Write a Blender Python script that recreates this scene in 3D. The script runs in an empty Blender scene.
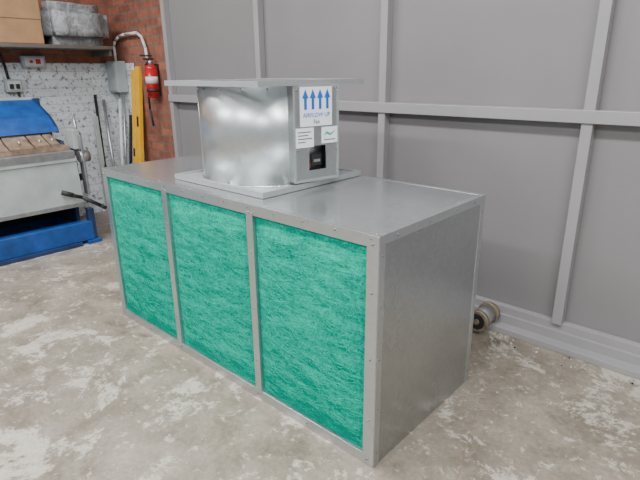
import bpy, bmesh, random
from math import *
from mathutils import Vector, Matrix, Euler, noise
random.seed(7)
S=bpy.context.scene

# ---------------------------------------------------------------- materials
def newmat(name):
    m=bpy.data.materials.new(name); m.use_nodes=True
    nt=m.node_tree; b=nt.nodes['Principled BSDF']
    return m,nt,b
def N(nt,t,**k):
    n=nt.nodes.new(t)
    for a,v in k.items(): setattr(n,a,v)
    return n
def ramp(nt,stops,fac=None,interp='LINEAR'):
    r=N(nt,'ShaderNodeValToRGB'); r.color_ramp.interpolation=interp
    e=r.color_ramp.elements
    while len(e)<len(stops): e.new(0.5)
    for i,(p,c) in enumerate(stops):
        e[i].position=p; e[i].color=(c[0],c[1],c[2],1) if not isinstance(c,(int,float)) else (c,c,c,1)
    if fac is not None: nt.links.new(fac,r.inputs[0])
    return r
def noisetex(nt,scale,detail=4,rough=.5,vec=None,dist=0):
    n=N(nt,'ShaderNodeTexNoise'); n.inputs['Scale'].default_value=scale; n.inputs['Detail'].default_value=detail
    n.inputs['Roughness'].default_value=rough; n.inputs['Distortion'].default_value=dist
    if vec is not None: nt.links.new(vec,n.inputs['Vector'])
    return n
def coords(nt,scale=(1,1,1),rot=(0,0,0)):
    tc=N(nt,'ShaderNodeTexCoord'); mp=N(nt,'ShaderNodeMapping')
    mp.inputs['Scale'].default_value=scale; mp.inputs['Rotation'].default_value=rot
    nt.links.new(tc.outputs['Object'],mp.inputs['Vector']); return mp.outputs[0]
def mix(nt,a,b,fac,mode='MIX'):
    m=N(nt,'ShaderNodeMix',data_type='RGBA',blend_type=mode)
    def s(sock,v):
        if hasattr(v,'is_output'): nt.links.new(v,sock)
        elif isinstance(v,(int,float)): sock.default_value=v
        else: sock.default_value=(v[0],v[1],v[2],1)
    s(m.inputs[0],fac); s(m.inputs[6],a); s(m.inputs[7],b)
    return m.outputs[2]
def bump(nt,b,h,strength=.3,dist=.01):
    bp=N(nt,'ShaderNodeBump'); bp.inputs['Strength'].default_value=strength; bp.inputs['Distance'].default_value=dist
    nt.links.new(h,bp.inputs['Height']); nt.links.new(bp.outputs[0],b.inputs['Normal'])
def simple(name,c,rough=.5,metal=0,var=.12,scale=12,bmp=0.0):
    m,nt,b=newmat(name); v=coords(nt)
    n=noisetex(nt,scale,5,.6,v)
    lo=[x*(1-var) for x in c]; hi=[min(1,x*(1+var)) for x in c]
    r=ramp(nt,[(.3,lo),(.7,hi)],n.outputs[0])
    nt.links.new(r.outputs[0],b.inputs['Base Color'])
    b.inputs['Roughness'].default_value=rough; b.inputs['Metallic'].default_value=metal
    if bmp: bump(nt,b,n.outputs[0],bmp,.01)
    return m
def galv(name,c=.60,rough=.34,metal=1.0,streak=(1,1,.25),sp=.03):
    m,nt,b=newmat(name); v=coords(nt)
    vo=N(nt,'ShaderNodeTexVoronoi'); vo.inputs['Scale'].default_value=70; nt.links.new(v,vo.inputs['Vector'])
    n=noisetex(nt,2.5,3,.45,coords(nt,streak))
    g=N(nt,'ShaderNodeRGBToBW'); nt.links.new(vo.outputs['Color'],g.inputs[0])
    lo=c*(1-sp); hi=c*(1+sp)
    r1=ramp(nt,[(.2,(lo*.96,lo*1.01,lo*1.025)),(.8,(hi*.96,hi*1.01,hi*1.025))],g.outputs[0])
    r2=ramp(nt,[(.3,.93),(.7,1.0)],n.outputs[0])
    nt.links.new(mix(nt,r1.outputs[0],r2.outputs[0],1.0,'MULTIPLY'),b.inputs['Base Color'])
    rr=ramp(nt,[(.25,rough-.03),(.75,rough+.04)],n.outputs[0])
    nt.links.new(rr.outputs[0],b.inputs['Roughness']); b.inputs['Metallic'].default_value=metal
    return m

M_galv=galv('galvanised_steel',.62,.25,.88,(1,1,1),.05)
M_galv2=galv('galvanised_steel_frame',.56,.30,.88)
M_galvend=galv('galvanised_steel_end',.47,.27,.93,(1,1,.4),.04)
M_galvcyl=galv('galvanised_steel_case',.56,.31,.9,(1,1,.1),.03)
M_galvlite=galv('galvanised_steel_bright',.47,.36,.5)
M_rivet=simple('rivet',(.30,.31,.32),.3,.9)
M_doorpanel=simple('grey_door_sheet',(.200,.191,.195),.48,0,.06,1.3)
M_doorframe=simple('grey_door_frame',(.28,.272,.276),.42,0,.06,3)
M_black=simple('black_rubber',(.015,.015,.016),.6)
M_dark=simple('dark_interior',(.010,.010,.011),.9)
M_white=simple('white_label',(.80,.84,.88),.5,0,.02)
M_blueink=simple('blue_ink',(.004,.12,.48),.5,0,.03)
M_ink=simple('dark_ink',(.06,.08,.12),.6)
M_greenink=simple('green_ink',(.06,.40,.22),.6)
M_redpart=simple('dark_red_part',(.16,.022,.016),.5)
M_blue=simple('blue_machine_paint',(.006,.06,.25),.45,0,.3,9,.1)
M_bluedk=simple('dark_blue_paint',(.010,.028,.085),.55,0,.3,9)
M_mgrey=simple('grey_green_machine_paint',(.36,.40,.39),.45,.1,.16,6,.05)
M_rust=simple('worn_steel_bed',(.24,.17,.12),.6,.3,.5,14,.3)
M_steel=simple('machine_steel',(.42,.43,.44),.35,.8,.2,20)
M_yellow=simple('yellow_paint',(.75,.40,.01),.5,0,.1)
M_red=simple('extinguisher_red',(.42,.012,.015),.3,0,.08)
M_pvc=simple('white_pvc',(.60,.61,.61),.4,0,.08)
M_greybox=simple('grey_enclosure',(.36,.40,.42),.5,0,.06)
M_card=simple('cardboard',(.31,.18,.09),.85,0,.15,7,.05)
M_tape=simple('parcel_tape',(.42,.29,.16),.4)
M_shelf=simple('shelf_board',(.10,.085,.075),.6,0,.2,5)
M_wheelrim=simple('wheel_rim',(.24,.19,.14),.6,.3,.4,30)
M_paper=simple('paper_sheet',(.7,.7,.67),.7,0,.05)

M_bag,nt,b=newmat('grey_plastic_wrap'); v=coords(nt)
n=noisetex(nt,9,6,.65,v,1.5); r=ramp(nt,[(.35,(.16,.17,.18)),(.6,(.31,.32,.33)),(.8,(.55,.56,.57))],n.outputs[0])
nt.links.new(r.outputs[0],b.inputs['Base Color']); b.inputs['Roughness'].default_value=.3; bump(nt,b,n.outputs[0],.8,.03)

# filter media
M_filt,nt,b=newmat('green_glass_fibre_media')
n=noisetex(nt,1.3,9,.80,coords(nt,(7,1,34),(0,radians(6),0)),1.0)
nb=noisetex(nt,1.6,9,.80,coords(nt,(24,1,14),(0,radians(-20),0)),1.8)
n2=noisetex(nt,3.0,4,.5,coords(nt))
n3=noisetex(nt,1.5,5,.7,coords(nt,(110,110,150)),.6)
av=mix(nt,n.outputs[0],nb.outputs[0],.42)
r=ramp(nt,[(.36,(.0,.12,.08)),(.47,(.0,.32,.215)),(.57,(.0,.47,.325)),(.68,(.01,.70,.52))],av)
r2=ramp(nt,[(.3,.82),(.7,1.08)],n2.outputs[0]); r3=ramp(nt,[(.35,.64),(.65,1.26)],n3.outputs[0])
c=mix(nt,r.outputs[0],r2.outputs[0],1,'MULTIPLY'); c=mix(nt,c,r3.outputs[0],1,'MULTIPLY')
nt.links.new(c,b.inputs['Base Color']); b.inputs['Roughness'].default_value=.8; b.inputs['Specular IOR Level'].default_value=.05
bump(nt,b,av,.6,.015)
M_strand,nt,b=newmat('green_fibre_strand'); b.inputs['Base Color'].default_value=(.0,.62,.44,1); b.inputs['Roughness'].default_value=.5; b.inputs['Specular IOR Level'].default_value=.15

# floor
M_floor,nt,b=newmat('worn_concrete'); v=coords(nt)
big=noisetex(nt,.8,6,.6,v,.3); mid=noisetex(nt,4.5,9,.70,v,.4); fine=noisetex(nt,42,6,.75,v)
patch=noisetex(nt,2.6,12,.80,v,.4)
base=ramp(nt,[(.3,(.155,.130,.098)),(.5,(.245,.212,.168)),(.7,(.32,.285,.235))],mid.outputs[0])
bg=ramp(nt,[(.3,.82),(.7,1.15)],big.outputs[0])
c=mix(nt,base.outputs[0],bg.outputs[0],1,'MULTIPLY')
pm=ramp(nt,[(.535,0),(.556,.75),(.7,.92)],patch.outputs[0])
c=mix(nt,c,(.50,.465,.40),pm.outputs[0])
sp=noisetex(nt,15,9,.8,v,.4); spm=ramp(nt,[(.575,0),(.60,.75)],sp.outputs[0])
c=mix(nt,c,(.50,.465,.40),spm.outputs[0])
st=noisetex(nt,5,9,.8,v,.6); stm=ramp(nt,[(.33,.6),(.43,0)],st.outputs[0])
c=mix(nt,c,(.085,.07,.052),stm.outputs[0])
fr=ramp(nt,[(.3,.76),(.7,1.16)],fine.outputs[0]); c=mix(nt,c,fr.outputs[0],1,'MULTIPLY')
nt.links.new(c,b.inputs['Base Color'])
rr=ramp(nt,[(.3,.30),(.7,.58)],mid.outputs[0]); nt.links.new(rr.outputs[0],b.inputs['Roughness'])
bump(nt,b,fine.outputs[0],.12,.005)

def brickmat(name,axis,paint):
    m,nt,b=newmat(name); tc=N(nt,'ShaderNodeTexCoord'); sx=N(nt,'ShaderNodeSeparateXYZ'); cx=N(nt,'ShaderNodeCombineXYZ')
    nt.links.new(tc.outputs['Object'],sx.inputs[0]); nt.links.new(sx.outputs[axis],cx.inputs[0]); nt.links.new(sx.outputs[2],cx.inputs[1])
    br=N(nt,'ShaderNodeTexBrick'); br.inputs['Scale'].default_value=1; br.inputs['Brick Width'].default_value=.225
    br.inputs['Row Height'].default_value=.075; br.inputs['Mortar Size'].default_value=.005; br.inputs['Mortar Smooth'].default_value=.6
    nt.links.new(cx.outputs[0],br.inputs['Vector'])
    n=noisetex(nt,14,5,.7,tc.outputs['Object'])
    if paint:
        n.inputs['Scale'].default_value=24
        br.inputs['Color1'].default_value=(.66,.70,.73,1); br.inputs['Color2'].default_value=(.57,.61,.65,1); br.inputs['Mortar'].default_value=(.46,.48,.51,1)
        sp=ramp(nt,[(.36,.25),(.47,1.0)],n.outputs[0])
    else:
        br.inputs['Color1'].default_value=(.33,.115,.066,1); br.inputs['Color2'].default_value=(.20,.068,.042,1); br.inputs['Mortar'].default_value=(.15,.11,.09,1)
        br.inputs['Mortar Size'].default_value=.009; br.inputs['Mortar Smooth'].default_value=.3
        sp=ramp(nt,[(.3,.65),(.7,1.2)],n.outputs[0])
    c=mix(nt,br.outputs['Color'],sp.outputs[0],1,'MULTIPLY')
    nt.links.new(c,b.inputs['Base Color']); b.inputs['Roughness'].default_value=.85
    bump(nt,b,n.outputs[0],.4,.01)
    return m
M_bwhite_y=brickmat('white_painted_brick_left',1,True); M_bred_y=brickmat('red_brick_left',1,False)
M_bwhite_x=brickmat('white_painted_brick_back',0,True); M_bred_x=brickmat('red_brick_back',0,False)
M_ceil=simple('ceiling_sheet',(.52,.52,.52),.8)

# ---------------------------------------------------------------- builder
class B:
    def __init__(s): s.bm=bmesh.new(); s.mats=[]
    def mi(s,m):
        if m not in s.mats: s.mats.append(m)
        return s.mats.index(m)
    def _fin(s,vs,m,smooth=False):
        i=s.mi(m); fs=set()
        for v in vs:
            for f in v.link_faces: fs.add(f)
        for f in fs: f.material_index=i; f.smooth=smooth
    def box(s,lo,hi,m,bev=0,T=None):
        r=bmesh.ops.create_cube(s.bm,size=1); vs=r['verts']
        for v in vs:
            v.co=Vector(((lo[k]+hi[k])/2+v.co[k]*(hi[k]-lo[k]) for k in range(3)))
        if bev:
            es=list({e for v in vs for e in v.link_edges})
            rb=bmesh.ops.bevel(s.bm,geom=es,offset=bev,segments=2,affect='EDGES',profile=.5)
            vs=list({v for f in rb['faces'] for v in f.verts}|{v for v in vs if v.is_valid})
        s._fin(vs,m)
        if T is not None:
            for v in vs: v.co=T@v.co
        return vs
    def cyl(s,a,b_,r1,m,r2=None,seg=32,caps=True,smooth=True):
        a=Vector(a); b_=Vector(b_); d=b_-a
        r=bmesh.ops.create_cone(s.bm,cap_ends=caps,segments=seg,radius1=r1,radius2=r1 if r2 is None else r2,depth=d.length)
        q=d.to_track_quat('Z','Y').to_matrix().to_4x4(); T=Matrix.Translation((a+b_)/2)@q
        for v in r['verts']: v.co=T@v.co
        s._fin(r['verts'],m,False)
        if smooth:
            for f in {f for v in r['verts'] for f in v.link_faces}:
                if len(f.verts)==4: f.smooth=True
        return r['verts']
    def tube(s,pts,r,m,seg=10):
        for i in range(len(pts)-1): s.cyl(pts[i],pts[i+1],r,m,seg=seg)
        for p in pts[1:-1]: s.sph(p,r,m,8)
    def sph(s,c,r,m,seg=12,sc=(1,1,1)):
        q=bmesh.ops.create_uvsphere(s.bm,u_segments=seg,v_segments=max(4,seg//2),radius=r)
        for v in q['verts']: v.co=Vector((c[k]+v.co[k]*sc[k] for k in range(3)))
        s._fin(q['verts'],m,True)
    def prism(s,poly,axis,a,b_,m):
        def P(u,w,t):
            l=[u,w]; l.insert(axis,t); return Vector(l)
        v1=[s.bm.verts.new(P(u,w,a)) for u,w in poly]; v2=[s.bm.verts.new(P(u,w,b_)) for u,w in poly]
        n=len(poly); s.bm.faces.new(v1); s.bm.faces.new(v2[::-1])
        for i in range(n): s.bm.faces.new((v1[i],v2[i],v2[(i+1)%n],v1[(i+1)%n]))
        s._fin(v1+v2,m); return v1+v2
    def out(s,name,parent=None,T=None):
        bmesh.ops.recalc_face_normals(s.bm,faces=s.bm.faces)
        me=bpy.data.meshes.new(name); s.bm.to_mesh(me); s.bm.free()
        for m in s.mats: me.materials.append(m)
        o=bpy.data.objects.new(name,me); S.collection.objects.link(o)
        if parent: o.parent=parent
        if T is not None: o.matrix_world=T
        return o

# ---------------------------------------------------------------- room
XL=-4.37; YB=1.40; CE=3.5
g=B(); g.box((-4.6,-4.2,-.1),(4.2,1.7,0),M_floor)
g.prism([(.135,.56),(.138,.56),(.302,.02),(.597,-.95),(.594,-.95),(.299,.02)],2,-.001,.0006,M_rust)
g.out('floor')
g=B(); g.box((XL-.2,-4.2,0),(XL,YB+.2,1.5),M_bwhite_y); g.box((XL-.2,-4.2,1.5),(XL,YB+.2,CE),M_bred_y); g.out('wall_left')
g=B(); g.box((XL,YB,0),(-4.0,YB+.2,1.5),M_bwhite_x); g.box((-4.0,YB,0),(-3.33,YB+.2,1.5),M_bred_x); g.box((XL,YB,1.5),(-3.33,YB+.2,CE),M_bred_x); g.out('wall_back_brick')
g=B(); g.box((-4.6,-4.2,CE),(4.2,1.7,CE+.1),M_ceil); g.out('ceiling')
g=B(); g.box((-3.33,1.40,0),(4.2,1.46,CE),M_doorpanel); g.out('wall_back')
g=B()
for x in (-3.305,-2.09,-.97,.19,1.33,2.47,3.6):
    g.box((x-.025,1.345,.12),(x+.025,1.40,CE),M_doorframe,.003)
for z in (1.185,2.35,3.45):
    g.box((-3.33,1.335,z-.03),(4.2,1.40,z+.03),M_doorframe,.003)
g.box((-3.33,1.36,.06),(4.2,1.40,.13),M_doorframe,.003)
g.out('trim_wall_frame')
g=B()
g.box((-3.3,1.28,0),(4.2,1.355,.035),M_doorframe,.003); g.box((-3.3,1.345,0),(4.2,1.362,.085),M_doorframe,.002)
g.out('trim_door_track')

g=B()
y0,y1=1.17,1.335; cx,cz=-.165,.085
g.cyl((cx,y0,cz),(cx,y0+.03,cz),.060,M_wheelrim,seg=40)
g.cyl((cx,y1-.03,cz),(cx,y1,cz),.060,M_wheelrim,seg=40)
g.cyl((cx,y0+.02,cz),(cx,y1-.02,cz),.050,M_steel,seg=40)
g.cyl((cx,y0-.004,cz),(cx,y0+.006,cz),.044,M_black,seg=32)
g.cyl((cx,y0-.010,cz),(cx,y0,cz),.016,M_wheelrim,seg=16)
g.cyl((cx,y1-.01,cz),(cx,1.40,cz),.014,M_steel,seg=16)
g.out('door_roller_wheel')

# ---------------------------------------------------------------- filter housing
L=1.889; W=.744; H=.90
g=B()
t=.004
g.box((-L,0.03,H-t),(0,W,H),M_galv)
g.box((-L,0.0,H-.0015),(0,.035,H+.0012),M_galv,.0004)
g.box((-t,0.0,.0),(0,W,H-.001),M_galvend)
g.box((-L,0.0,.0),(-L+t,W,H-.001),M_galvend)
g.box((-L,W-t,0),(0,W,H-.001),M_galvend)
g.box((-L+t,.02,0),(-t,W-t,.02),M_galvend)
g.box((-.002,-.002,H-.032),(.0035,W+.002,H+.001),M_galv2,.001)
g.box((-.001,-.002,0),(.003,.032,H-.032),M_galv2,.001)
g.box((-.001,W-.03,0),(.003,W+.002,H-.032),M_galv2,.001)
g.box((-L,W-.02,H-.001),(0,W+.002,H+.0015),M_galv2,.0005)
g.box((-.022,.035,H-.001),(.001,W-.021,H+.0015),M_galv2,.0005)
g.box((-L,-.003,H-.042),(.0,.012,H+.0015),M_galv2,.001)
g.box((-L,-.003,0),(.0,.012,.045),M_galv2,.001)
g.box((-L,-.004,0),(-L+.042,.012,H-.001),M_galv2,.001)
g.box((-.046,-.004,0),(.001,.012,H-.001),M_galv2,.001)
for x in (-L/3,-2*L/3): g.box((x-.019,-.006,.03),(x+.019,.012,H-.03),M_galv2,.001)
def riv(p,ax):
    sc=[1,1,1]; sc[ax]=.5; g.sph(p,.0048,M_rivet,8,sc)
for k in range(13):
    x=-L+.03+k*(L-.06)/12
    riv((x,-.004,H-.012),1)
    if k%2==0: riv((x,-.004,.022),1)
for xx in (-L+.02,-L/3,-2*L/3,-.022):
    for z in (.03,.2,.45,.7,.87): riv((xx,-.006,z),1)
for z in (.06,.25,.45,.65,.83): riv((.003,.016,z),0); riv((.003,W-.014,z),0)
for y in (.1,.3,.5,.65): riv((.004,y,H-.016),0)
for k in range(8): riv((-.02-k*.26,.016,H+.001),2)
for y in (.15,.35,.55,.70): riv((-.011,y,H+.001),2)
housing=g.out('air_filter_housing')
def panel(x0,x1,idx):
    z0,z1=.045,H-.042
    def surf(x,z):
        u=min(max((x-x0)/(x1-x0),0),1); w=min(max((z-z0)/(z1-z0),0),1); e=min(u,1-u,w,1-w)
        return .011-.011*min(1,e*11)-.011*(sin(pi*u)*sin(pi*w))**.6+min(1,e*11)*.005*noise.noise(Vector((x*7,3.1*idx,z*22)))
    bm=bmesh.new(); nx,nz=60,84
    vs=[[None]*(nz+1) for _ in range(nx+1)]
    for i in range(nx+1):
        for j in range(nz+1):
            x=x0+(x1-x0)*i/nx; z=z0+(z1-z0)*j/nz
            vs[i][j]=bm.verts.new((x,surf(x,z),z))
    for i in range(nx):
        for j in range(nz):
            f=bm.faces.new((vs[i][j],vs[i+1][j],vs[i+1][j+1],vs[i][j+1])); f.smooth=True
    me=bpy.data.meshes.new('filter_panel_%d'%idx); bm.to_mesh(me); bm.free(); me.materials.append(M_filt)
    o=bpy.data.objects.new('filter_panel_%d'%idx,me); S.collection.objects.link(o); o.parent=housing
    cu=bpy.data.curves.new('filter_fibres_%d'%idx,'CURVE'); cu.dimensions='3D'; cu.bevel_depth=.0003; cu.bevel_resolution=0
    for k in range(560):
        x=random.uniform(x0+.015,x1-.015); z=random.uniform(z0+.01,z1-.01); a=random.gauss(0,.3)
        if random.random()<.5: a+=pi
        n=7; sp=cu.splines.new('POLY'); sp.points.add(n-1)
        ka=random.uniform(-.35,.35)
        for q in range(n):
            px=min(max(x,x0+.004),x1-.004); pz=min(max(z,z0+.004),z1-.004)
            sp.points[q].co=(px,surf(px,pz)-random.uniform(.0002,.002),pz,1)
            x+=cos(a)*.011; z+=sin(a)*.011; a+=ka+random.uniform(-.15,.15)
    cu.materials.append(M_strand)
    co=bpy.data.objects.new('filter_fibres_%d'%idx,cu); S.collection.objects.link(co); co.parent=housing
panel(-L+.042,-2*L/3-.019,1); panel(-2*L/3+.019,-L/3-.019,2); panel(-L/3+.019,-.046,3)

# ---------------------------------------------------------------- fan
qx,qy,qs=-.975,.415,.325
g=B()
zc=H+.0022; th=.024
zt=zc+th
def rim(s,w,z0,z1,m):
    g.box((qx-s,qy-s,z0),(qx+s,qy-s+w,z1),m); g.box((qx-s,qy+s-w,z0),(qx+s,qy+s,z1),m)
    g.box((qx-s,qy-s+w,z0),(qx-s+w,qy+s-w,z1),m); g.box((qx+s-w,qy-s+w,z0),(qx+s,qy+s-w,z1),m)
g.box((qx-qs+.003,qy-qs+.003,zc),(qx+qs-.003,qy+qs-.003,zt-.008),M_galvlite)
rim(qs,.022,zc,zt,M_galvlite)
R_=.31; zb=zt-.008; ztop=1.358
def ring(r0,r1,z0,z1,m,seg=96):
    ps=[]
    for i in range(seg):
        a=2*pi*i/seg; ps.append([g.bm.verts.new((qx+cos(a)*r,qy+sin(a)*r,z)) for r,z in ((r1,z0),(r1,z1),(r0,z1),(r0,z0))])
    for i in range(seg):
        p=ps[i]; q=ps[(i+1)%seg]
        for k in range(4):
            f=g.bm.faces.new((p[k],q[k],q[(k+1)%4],p[(k+1)%4])); f.smooth=(k in(0,2)); f.material_index=g.mi(m)
ring(R_-.004,R_,zb,ztop,M_galvcyl)
ring(R_-.002,R_+.008,zb,zb+.005,M_galv); ring(R_-.002,R_+.008,ztop-.006,ztop,M_galv)
a=radians(-128); g.cyl((qx+cos(a)*R_,qy+sin(a)*R_,zb),(qx+cos(a)*R_,qy+sin(a)*R_,ztop),.003,M_galv2,seg=8)
for k in range(18):
    a=2*pi*k/18; g.sph((qx+cos(a)*(R_+.001),qy+sin(a)*(R_+.001),ztop-.03),.004,M_rivet,8)
zp=ztop; ps_=.328
seg=64; inner=[];outer=[]
for i in range(seg):
    a=2*pi*i/seg; d=max(abs(cos(a)),abs(sin(a)))
    inner.append((qx+cos(a)*(R_-.01),qy+sin(a)*(R_-.01))); outer.append((qx+cos(a)*(ps_-.001)/d,qy+sin(a)*(ps_-.001)/d))
V=[[g.bm.verts.new((p[0],p[1],z)) for p in lst] for z in (zp,zp+.0045) for lst in (inner,outer)]
m=g.mi(M_galvlite)
for i in range(seg):
    j=(i+1)%seg
    for A,C_ in ((V[0],V[1]),(V[1],V[3]),(V[3],V[2]),(V[2],V[0])):
        f=g.bm.faces.new((A[i],A[j],C_[j],C_[i])); f.material_index=m
rim(ps_,.003,zp-.018,zp+.004,M_galvlite)
g.cyl((qx,qy,1.02),(qx,qy,1.22),.08,M_black,seg=32); g.cyl((qx,qy,1.22),(qx,qy,1.27),.07,M_steel,seg=32)
for i in range(7):
    a=2*pi*i/7
    T=Matrix.Translation((qx,qy,1.245))@Matrix.Rotation(a,4,'Z')@Matrix.Rotation(radians(32),4,'X')
    g.box((.06,-.05,-.002),(.285,.05,.002),M_steel,T=T)
for a in (0,pi/2,pi,3*pi/2):
    T=Matrix.Translation((qx,qy,1.08))@Matrix.Rotation(a,4,'Z'); g.box((.07,-.012,-.012),(R_-.002,.012,.012),M_steel,T=T)
fan=g.out('cased_axial_fan')

ang=radians(10)
g=B(); bw,bh,bd=.245,.412,.13
def fr(u0,u1,v0,v1,w0,w1,m,bev=0): return g.box((w0,u0,v0),(w1,u1,v1),m,bev)
hu0,hu1,hv0,hv1=.078,.172,.05,.155
fr(0,bw,hv1,bh,-.003,0,M_galv2); fr(0,bw,0,hv0,-.003,0,M_galv2); fr(0,hu0,hv0,hv1,-.003,0,M_galv2); fr(hu1,bw,hv0,hv1,-.003,0,M_galv2)
fr(0,.003,0,bh,-bd,-.003,M_galv2); fr(bw-.003,bw,0,bh,-bd,-.003,M_galv2); fr(0,bw,0,.003,-bd,-.003,M_galv2); fr(0,bw,bh-.003,bh,-bd,-.003,M_galv2)
fr(hu0-.03,hu1+.03,hv0-.03,hv1+.03,-.050,-.045,M_dark)  # near-black liner plates put the shade inside the opening into colour
fr(hu0-.03,hu0-.025,hv0-.03,hv1+.03,-.045,-.004,M_dark); fr(hu1+.025,hu1+.03,hv0-.03,hv1+.03,-.045,-.004,M_dark)
fr(hu0-.03,hu1+.03,hv1+.025,hv1+.03,-.045,-.004,M_dark); fr(hu0-.03,hu1+.03,hv0-.03,hv0-.025,-.045,-.004,M_dark)
fr(hu0+.03,hu1-.008,hv0+.012,hv0+.065,-.044,-.020,M_black,.003)
fr(hu0+.040,hu1-.018,hv0+.030,hv0+.042,-.020,-.018,M_galv2)
fr(hu0+.006,hu0+.026,hv0+.004,hv0+.034,-.044,-.02,M_redpart,.002)
fr(hu0-.004,hu1+.004,hv1,hv1+.004,-.003,.002,M_galv2); fr(hu0-.004,hu1+.004,hv0-.004,hv0,-.003,.002,M_galv2)
fr(hu0-.004,hu0,hv0,hv1,-.003,.002,M_galv2); fr(hu1,hu1+.004,hv0,hv1,-.003,.002,M_galv2)
fr(0,bw,bh-.012,bh,0,.002,M_galvlite); fr(0,bw,0,.012,0,.002,M_galvlite); fr(0,.010,.012,bh-.012,0,.002,M_galvlite); fr(bw-.010,bw,.012,bh-.012,0,.002,M_galvlite)
for u,v in ((.018,.02),(bw-.018,.02),(.018,bh-.02),(bw-.018,bh-.02),(.018,.14),(bw-.018,.13)): g.sph((.003,u,v),.005,M_rivet,8,(.5,1,1))
TB=Matrix.Translation((-.655,.280,H+.032))@Matrix.Rotation(-ang,4,'Z')
cb=g.out('control_box'); cb.parent=fan; cb.matrix_world=TB
g=B()
lv0,lv1,lu0,lu1=.240,.402,.036,.205
fr(lu0,lu1,lv0,lv1,.0,.0032,M_white)
for k in range(4):
    c_=lu0+.026+k*.039
    vs=[(c_-.0165,lv0+.116),(c_,lv0+.153),(c_+.0165,lv0+.116),(c_+.007,lv0+.116),(c_+.007,lv0+.070),(c_-.007,lv0+.070),(c_-.007,lv0+.116)]
    g.prism(vs,0,.0030,.0042,M_blueink)
fr(.010,.104,.152,.234,.0,.0030,M_white)
for k,(a_,b2) in enumerate(((.02,.09),(.02,.075),(.02,.095),(.02,.06))): fr(a_,b2,.215-k*.014,.219-k*.014,.0029,.0036,M_ink)
fr(.150,.236,.162,.232,.0,.0030,M_white)
g.prism([(.158,.196),(.175,.214),(.195,.204),(.228,.216),(.195,.194),(.175,.203)],0,.0029,.0038,M_greenink)
fr(.160,.222,.175,.179,.0029,.0036,M_ink)
lab=g.out('labels'); lab.parent=fan; lab.matrix_world=TB
def text(body,size,u,v,mat,name,ext=.0002):
    cu=bpy.data.curves.new(name,'FONT'); cu.body=body; cu.size=size; cu.align_x='CENTER'; cu.extrude=ext; cu.offset=.0003
    cu.materials.append(mat); o=bpy.data.objects.new(name,cu); S.collection.objects.link(o); o.parent=fan
    o.matrix_world=TB@Matrix.Translation((.0036,u,v))@Matrix(((0,0,1,0),(1,0,0,0),(0,1,0,0),(0,0,0,1)))
text('AIRFLOW UP',.025,(lu0+lu1)/2,lv0+.038,M_blueink,'label_text_1'); text('Fan',.025,(lu0+lu1)/2,lv0+.010,M_ink,'label_text_2')

# ---------------------------------------------------------------- folding machine
g=B()
y0,y1=-1.75,.50
g.box((-3.50,y0,.03),(-3.40,y1+.02,.195),M_blue,.006)
g.box((-3.45,y0,.0),(-3.37,y1-.1,.03),M_bluedk)
g.box((-4.20,y0,.0),(-4.10,y1,.30),M_blue,.006)
for y in (y1-.06,y0): g.box((-4.25,y,0),(-3.44,y+.06,.14),M_blue,.004)
prof=[(-4.20,.0),(-3.60,.0),(-3.56,.40),(-3.58,.70),(-3.66,.86),(-4.1,.88),(-4.2,.6)]
g.prism(prof,1,y1-.04,y1-.01,M_bluedk); g.prism(prof,1,y0,y0+.05,M_bluedk)
g.box((-3.80,y0,.20),(-3.75,y1-.05,.70),M_dark)  # near-black sheet painting the shade in the gap below the apron
T=Matrix.Translation((-3.43,0,.35))@Matrix.Rotation(radians(-4),4,'Y')
g.box((-.03,y0,0),(0,y1-.01,.40),M_mgrey,.004,T=T)
g.box((-.06,y0,.36),(.012,y1-.01,.405),M_mgrey,.004,T=T)
g.box((-.05,y0,-.02),(.006,y1-.01,.015),M_steel,.003,T=T)
g.box((-4.15,y0,.74),(-3.44,y1-.02,.80),M_steel,.004)
g.box((-3.98,y0,.80),(-3.50,y1-.03,.835),M_rust,.004)
k=y0
while k<y1-.12:
    w=random.choice((.08,.12,.18,.26))
    if k+w>y1-.04: break
    h=random.uniform(-.006,.014)
    g.prism([(-3.76,.93),(-3.76,.835),(-3.50,.835),(-3.50,.85+h),(-3.60,.885+h),(-3.68,.93)],1,k,k+w-.012,M_rust)
    g.cyl((-3.57,k+w/2,.87),(-3.57,k+w/2,.90),.010,M_steel,seg=10); k+=w
g.box((-4.02,y0,.87),(-3.76,y1-.05,.93),M_rust,.004)
pts=[(-3.66,.94),(-3.68,.98),(-3.78,1.06),(-3.92,1.12),(-4.10,1.20),(-4.12,1.185),(-3.93,1.105),(-3.79,1.045),(-3.70,.97),(-3.68,.94)]
g.prism(pts,1,y0,y1-.04,M_blue)
g.box((-4.14,y0,1.18),(-4.08,y1-.04,1.21),M_mgrey,.004)
g.prism([(-4.1,.93),(-3.66,.93),(-3.68,.98),(-3.78,1.06),(-3.92,1.12),(-4.10,1.2)],1,y1-.05,y1-.03,M_bluedk)
g.box((-4.12,y1-.06,.8),(-4.06,y1,1.2),M_bluedk,.004)
g.box((-3.50,y1+.03,.42),(-3.42,y1+.05,.92),M_steel,.004)
g.box((-3.66,y1+.03,.70),(-3.44,y1+.06,.80),M_mgrey,.004)
g.cyl((-3.47,y1+.02,.74),(-3.47,y1+.10,.74),.05,M_steel,seg=28)
g.cyl((-3.56,y1+.02,.90),(-3.56,y1+.09,.90),.04,M_steel,seg=24)
g.cyl((-3.52,y1+.02,.56),(-3.52,y1+.08,.56),.03,M_black,seg=20)
g.tube([(-3.56,y1+.07,.90),(-3.60,y1+.08,1.06)],.012,M_steel)
g.box((-3.62,y1+.0,.80),(-3.48,y1+.06,.96),M_mgrey,.006)
g.box((-3.66,y1-.02,.45),(-3.54,y1+.03,.72),M_bluedk,.006)
g.tube([(-3.40,y1-.18,.47),(-3.36,y1-.05,.42),(-3.33,y1+.08,.33),(-3.33,y1+.12,.30)],.016,M_black)
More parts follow.
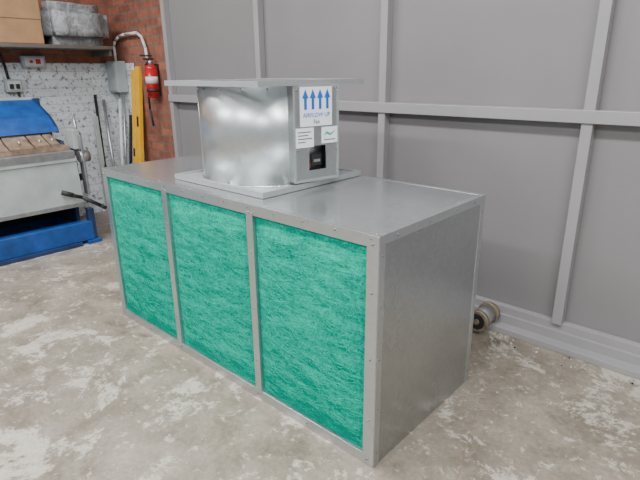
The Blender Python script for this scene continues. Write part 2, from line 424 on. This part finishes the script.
g.tube([(-3.405,y1-.19,.48),(-3.38,y1-.11,.445)],.020,M_black)
g.box((-3.47,y1+.0,.0),(-3.41,y1+.05,.30),M_bluedk,.004)
g.box((-3.50,y1-.05,0),(-3.38,y1+.07,.03),M_blue,.004)
g.out('sheet_metal_folding_machine')

# ---------------------------------------------------------------- shelf and its load
g=B(); g.box((XL,-2.2,1.615),(-3.98,1.20,1.645),M_shelf,.003)
for y in (-1.6,-.3):
    g.prism([(XL,1.36),(XL+.02,1.36),(-4.02,1.60),(-4.02,1.615),(XL,1.615)],1,y,y+.03,M_shelf)
g.box((XL,1.17,1.56),(-4.0,1.19,1.615),M_shelf)
g.out('wall_shelf')
g=B(); g.box((-4.33,-.22,1.646),(-3.99,.60,2.02),M_card,.006); g.box((-4.19,-.222,2.0),(-4.13,.602,2.023),M_tape)
g.box((-3.993,-.22,1.84),(-3.985,.60,2.02),M_card,.002); g.box((-3.992,.18,1.646),(-3.984,.23,1.80),M_tape)
g.out('cardboard_box')
bm=bmesh.new(); bmesh.ops.create_cube(bm,size=1)
for v in bm.verts: v.co=Vector((v.co.x*.33,v.co.y*.60,v.co.z*.36))
bmesh.ops.bevel(bm,geom=list(bm.edges),offset=.08,segments=4,affect='EDGES')
bmesh.ops.subdivide_edges(bm,edges=list(bm.edges),cuts=3,use_grid_fill=True)
for v in bm.verts:
    n_=noise.noise(v.co*7)*.02+noise.noise(v.co*18)*.008; v.co+=v.co.normalized()*n_
    if v.co.z<-.175: v.co.z=-.175
    v.co.x=min(v.co.x,.17)
for f in bm.faces: f.smooth=True
me=bpy.data.meshes.new('plastic_wrapped_bundle'); bm.to_mesh(me); bm.free(); me.materials.append(M_bag)
o=bpy.data.objects.new('plastic_wrapped_bundle',me); o.location=(-4.165,.93,1.823); S.collection.objects.link(o)

# ---------------------------------------------------------------- electrics
g=B(); g.box((XL,.33,1.25),(XL+.05,.47,1.36),M_greybox,.006); g.box((XL+.05,.345,1.265),(XL+.056,.455,1.345),M_pvc,.002)
g.box((XL+.056,.36,1.28),(XL+.075,.39,1.32),M_black,.002); g.box((XL+.056,.41,1.28),(XL+.075,.44,1.32),M_black,.002)
g.tube([(XL+.03,.37,1.36),(XL+.03,.36,1.48),(XL+.03,.33,1.614)],.012,M_black); g.tube([(XL+.03,.43,1.25),(XL+.035,.44,1.10),(XL+.03,.42,.95)],.010,M_black)
g.out('double_switched_socket')
g=B(); g.box((XL,.50,1.46),(XL+.06,.70,1.56),M_greybox,.006); g.box((XL+.06,.52,1.475),(XL+.065,.68,1.545),M_pvc,.002)
g.cyl((XL+.06,.57,1.51),(XL+.085,.57,1.51),.012,M_red,seg=20); g.box((XL+.06,.61,1.49),(XL+.075,.65,1.53),M_red,.002)
g.tube([(XL+.02,.53,1.46),(XL+.02,.53,1.36)],.010,M_pvc)
g.out('isolator_switch')
YE=YB-.002
g=B(); g.box((-4.35,YE-.11,1.22),(-4.16,YE,1.52),M_greybox,.008); g.box((-4.34,YE-.118,1.235),(-4.17,YE-.11,1.505),M_greybox,.003)
g.cyl((-4.19,YE-.125,1.37),(-4.19,YE-.118,1.37),.01,M_steel,seg=12)
arc=[(-4.27,YE-.04,1.52),(-4.27,YE-.04,1.66)]+[(-4.02-.25*cos(t_),YE-.04,1.66+.10*sin(t_)) for t_ in [radians(q) for q in (30,60,90)]]+[(-3.80,YE-.04,1.76),(-3.72,YE-.04,1.72),(-3.67,YE-.04,1.62),(-3.66,YE-.04,1.52)]
g.tube(arc,.013,M_pvc)
g.out('electrical_enclosure')

g=B(); ex,ey=-3.56,YB-.075
g.cyl((ex,ey,1.20),(ex,ey,1.44),.056,M_red,seg=36); g.sph((ex,ey,1.44),.056,M_red,28,(1,1,.7)); g.sph((ex,ey,1.20),.056,M_red,28,(1,1,.35))
g.cyl((ex,ey,1.47),(ex,ey,1.515),.020,M_steel,seg=20); g.box((ex-.015,ey-.06,1.515),(ex+.015,ey+.03,1.53),M_black,.003)
g.box((ex-.012,ey-.09,1.545),(ex+.012,ey+.02,1.557),M_black,.003)
g.tube([(ex-.02,ey,1.50),(ex-.065,ey-.01,1.47),(ex-.078,ey-.01,1.33),(ex-.075,ey-.01,1.08),(ex-.06,ey,.92)],.010,M_black)
g.cyl((ex,ey,1.31),(ex,ey,1.37),.0568,M_pvc,seg=36)
g.cyl((ex,ey,1.235),(ex,ey,1.262),.0570,M_black,seg=36)
g.box((ex-.02,ey+.045,1.2),(ex+.02,YB+.003,1.48),M_black)
g.out('fire_extinguisher')

g=B()
T=Matrix.Translation((-3.93,YB-.16,0))@Matrix.Rotation(radians(-6),4,'X')
g.box((-.09,-.02,0.003),(-.02,.02,1.44),M_yellow,.003,T=T); g.box((-.01,-.02,0.003),(.06,.02,1.47),M_yellow,.003,T=T)
g.box((-.075,-.024,.6),(-.045,-.019,.68),M_dark,T=T); g.box((.01,-.024,.9),(.04,-.019,1.0),M_dark,T=T)
g.out('spirit_levels')
g=B()
for i,(xa,ya,xb,yb,z,r,m) in enumerate(((-4.12,1.02,-4.33,1.12,1.20,.014,M_dark),(-4.12,1.12,-4.33,1.20,1.15,.016,M_steel),(-4.20,1.20,-4.26,1.34,1.15,.016,M_pvc),(-4.12,1.20,-4.17,1.34,1.20,.012,M_steel),(-4.10,1.22,-4.11,1.36,1.0,.016,M_dark))):
    g.tube([(xa,ya,.0),(xb,yb,z)],r,m)
g.box((-4.24,1.02,.0),(-4.2,1.06,1.0),M_mgrey,.003)
g.out('leaning_metal_rods')

g=B()
for k in range(26):
    x=random.uniform(-.1,1.2); y=random.uniform(1.15,1.27); s=random.uniform(.002,.006); g.sph((x,y,s*.6),s,M_paper if k%3 else M_dark,6)
g.out('floor_debris')

# ---------------------------------------------------------------- lights
def area(name,loc,sx,sy,p,col=(1,1,1),rot=(0,0,0)):
    l=bpy.data.lights.new(name,'AREA'); l.shape='RECTANGLE'; l.size=sx; l.size_y=sy; l.energy=p; l.color=col
    o=bpy.data.objects.new(name,l); o.location=loc; o.rotation_euler=rot; S.collection.objects.link(o); return o
M_tube,nt,b=newmat('fluorescent_tube'); b.inputs['Emission Color'].default_value=(1,1,1,1); b.inputs['Emission Strength'].default_value=6
for i,(x,y) in enumerate(((-2.8,-.6),(-.4,-.6),(2.0,-.6),(-2.8,-3),(-.4,-3),(2.0,-3))):
    g=B(); g.box((x-.75,y-.09,CE-.09),(x+.75,y+.09,CE-.001),M_white,.005)
    g.cyl((x-.72,y-.04,CE-.11),(x+.72,y-.04,CE-.11),.014,M_tube,seg=12); g.cyl((x-.72,y+.04,CE-.11),(x+.72,y+.04,CE-.11),.014,M_tube,seg=12)
    for xx in (x-.73,x+.73): g.box((xx-.012,y-.06,CE-.13),(xx+.012,y+.06,CE-.085),M_white)
    g.out('fluorescent_light' if i==0 else 'fluorescent_light.%03d'%i)
    area('ceiling_lamp_%d'%(i+1),(x,y,CE-.15),1.5,.35,94)
w=bpy.data.worlds.new('workshop_world'); S.world=w; w.use_nodes=True
w.node_tree.nodes['Background'].inputs[0].default_value=(.90,.96,1,1); w.node_tree.nodes['Background'].inputs[1].default_value=.58

cam=bpy.data.cameras.new('camera'); cam.sensor_width=36; cam.lens=501.69/640*36; cam.clip_start=.02
co=bpy.data.objects.new('camera',cam); co.location=(.8739,-1.2281,1.3908); co.rotation_euler=(1.2485,.0100,.7393); S.collection.objects.link(co)
S.camera=co
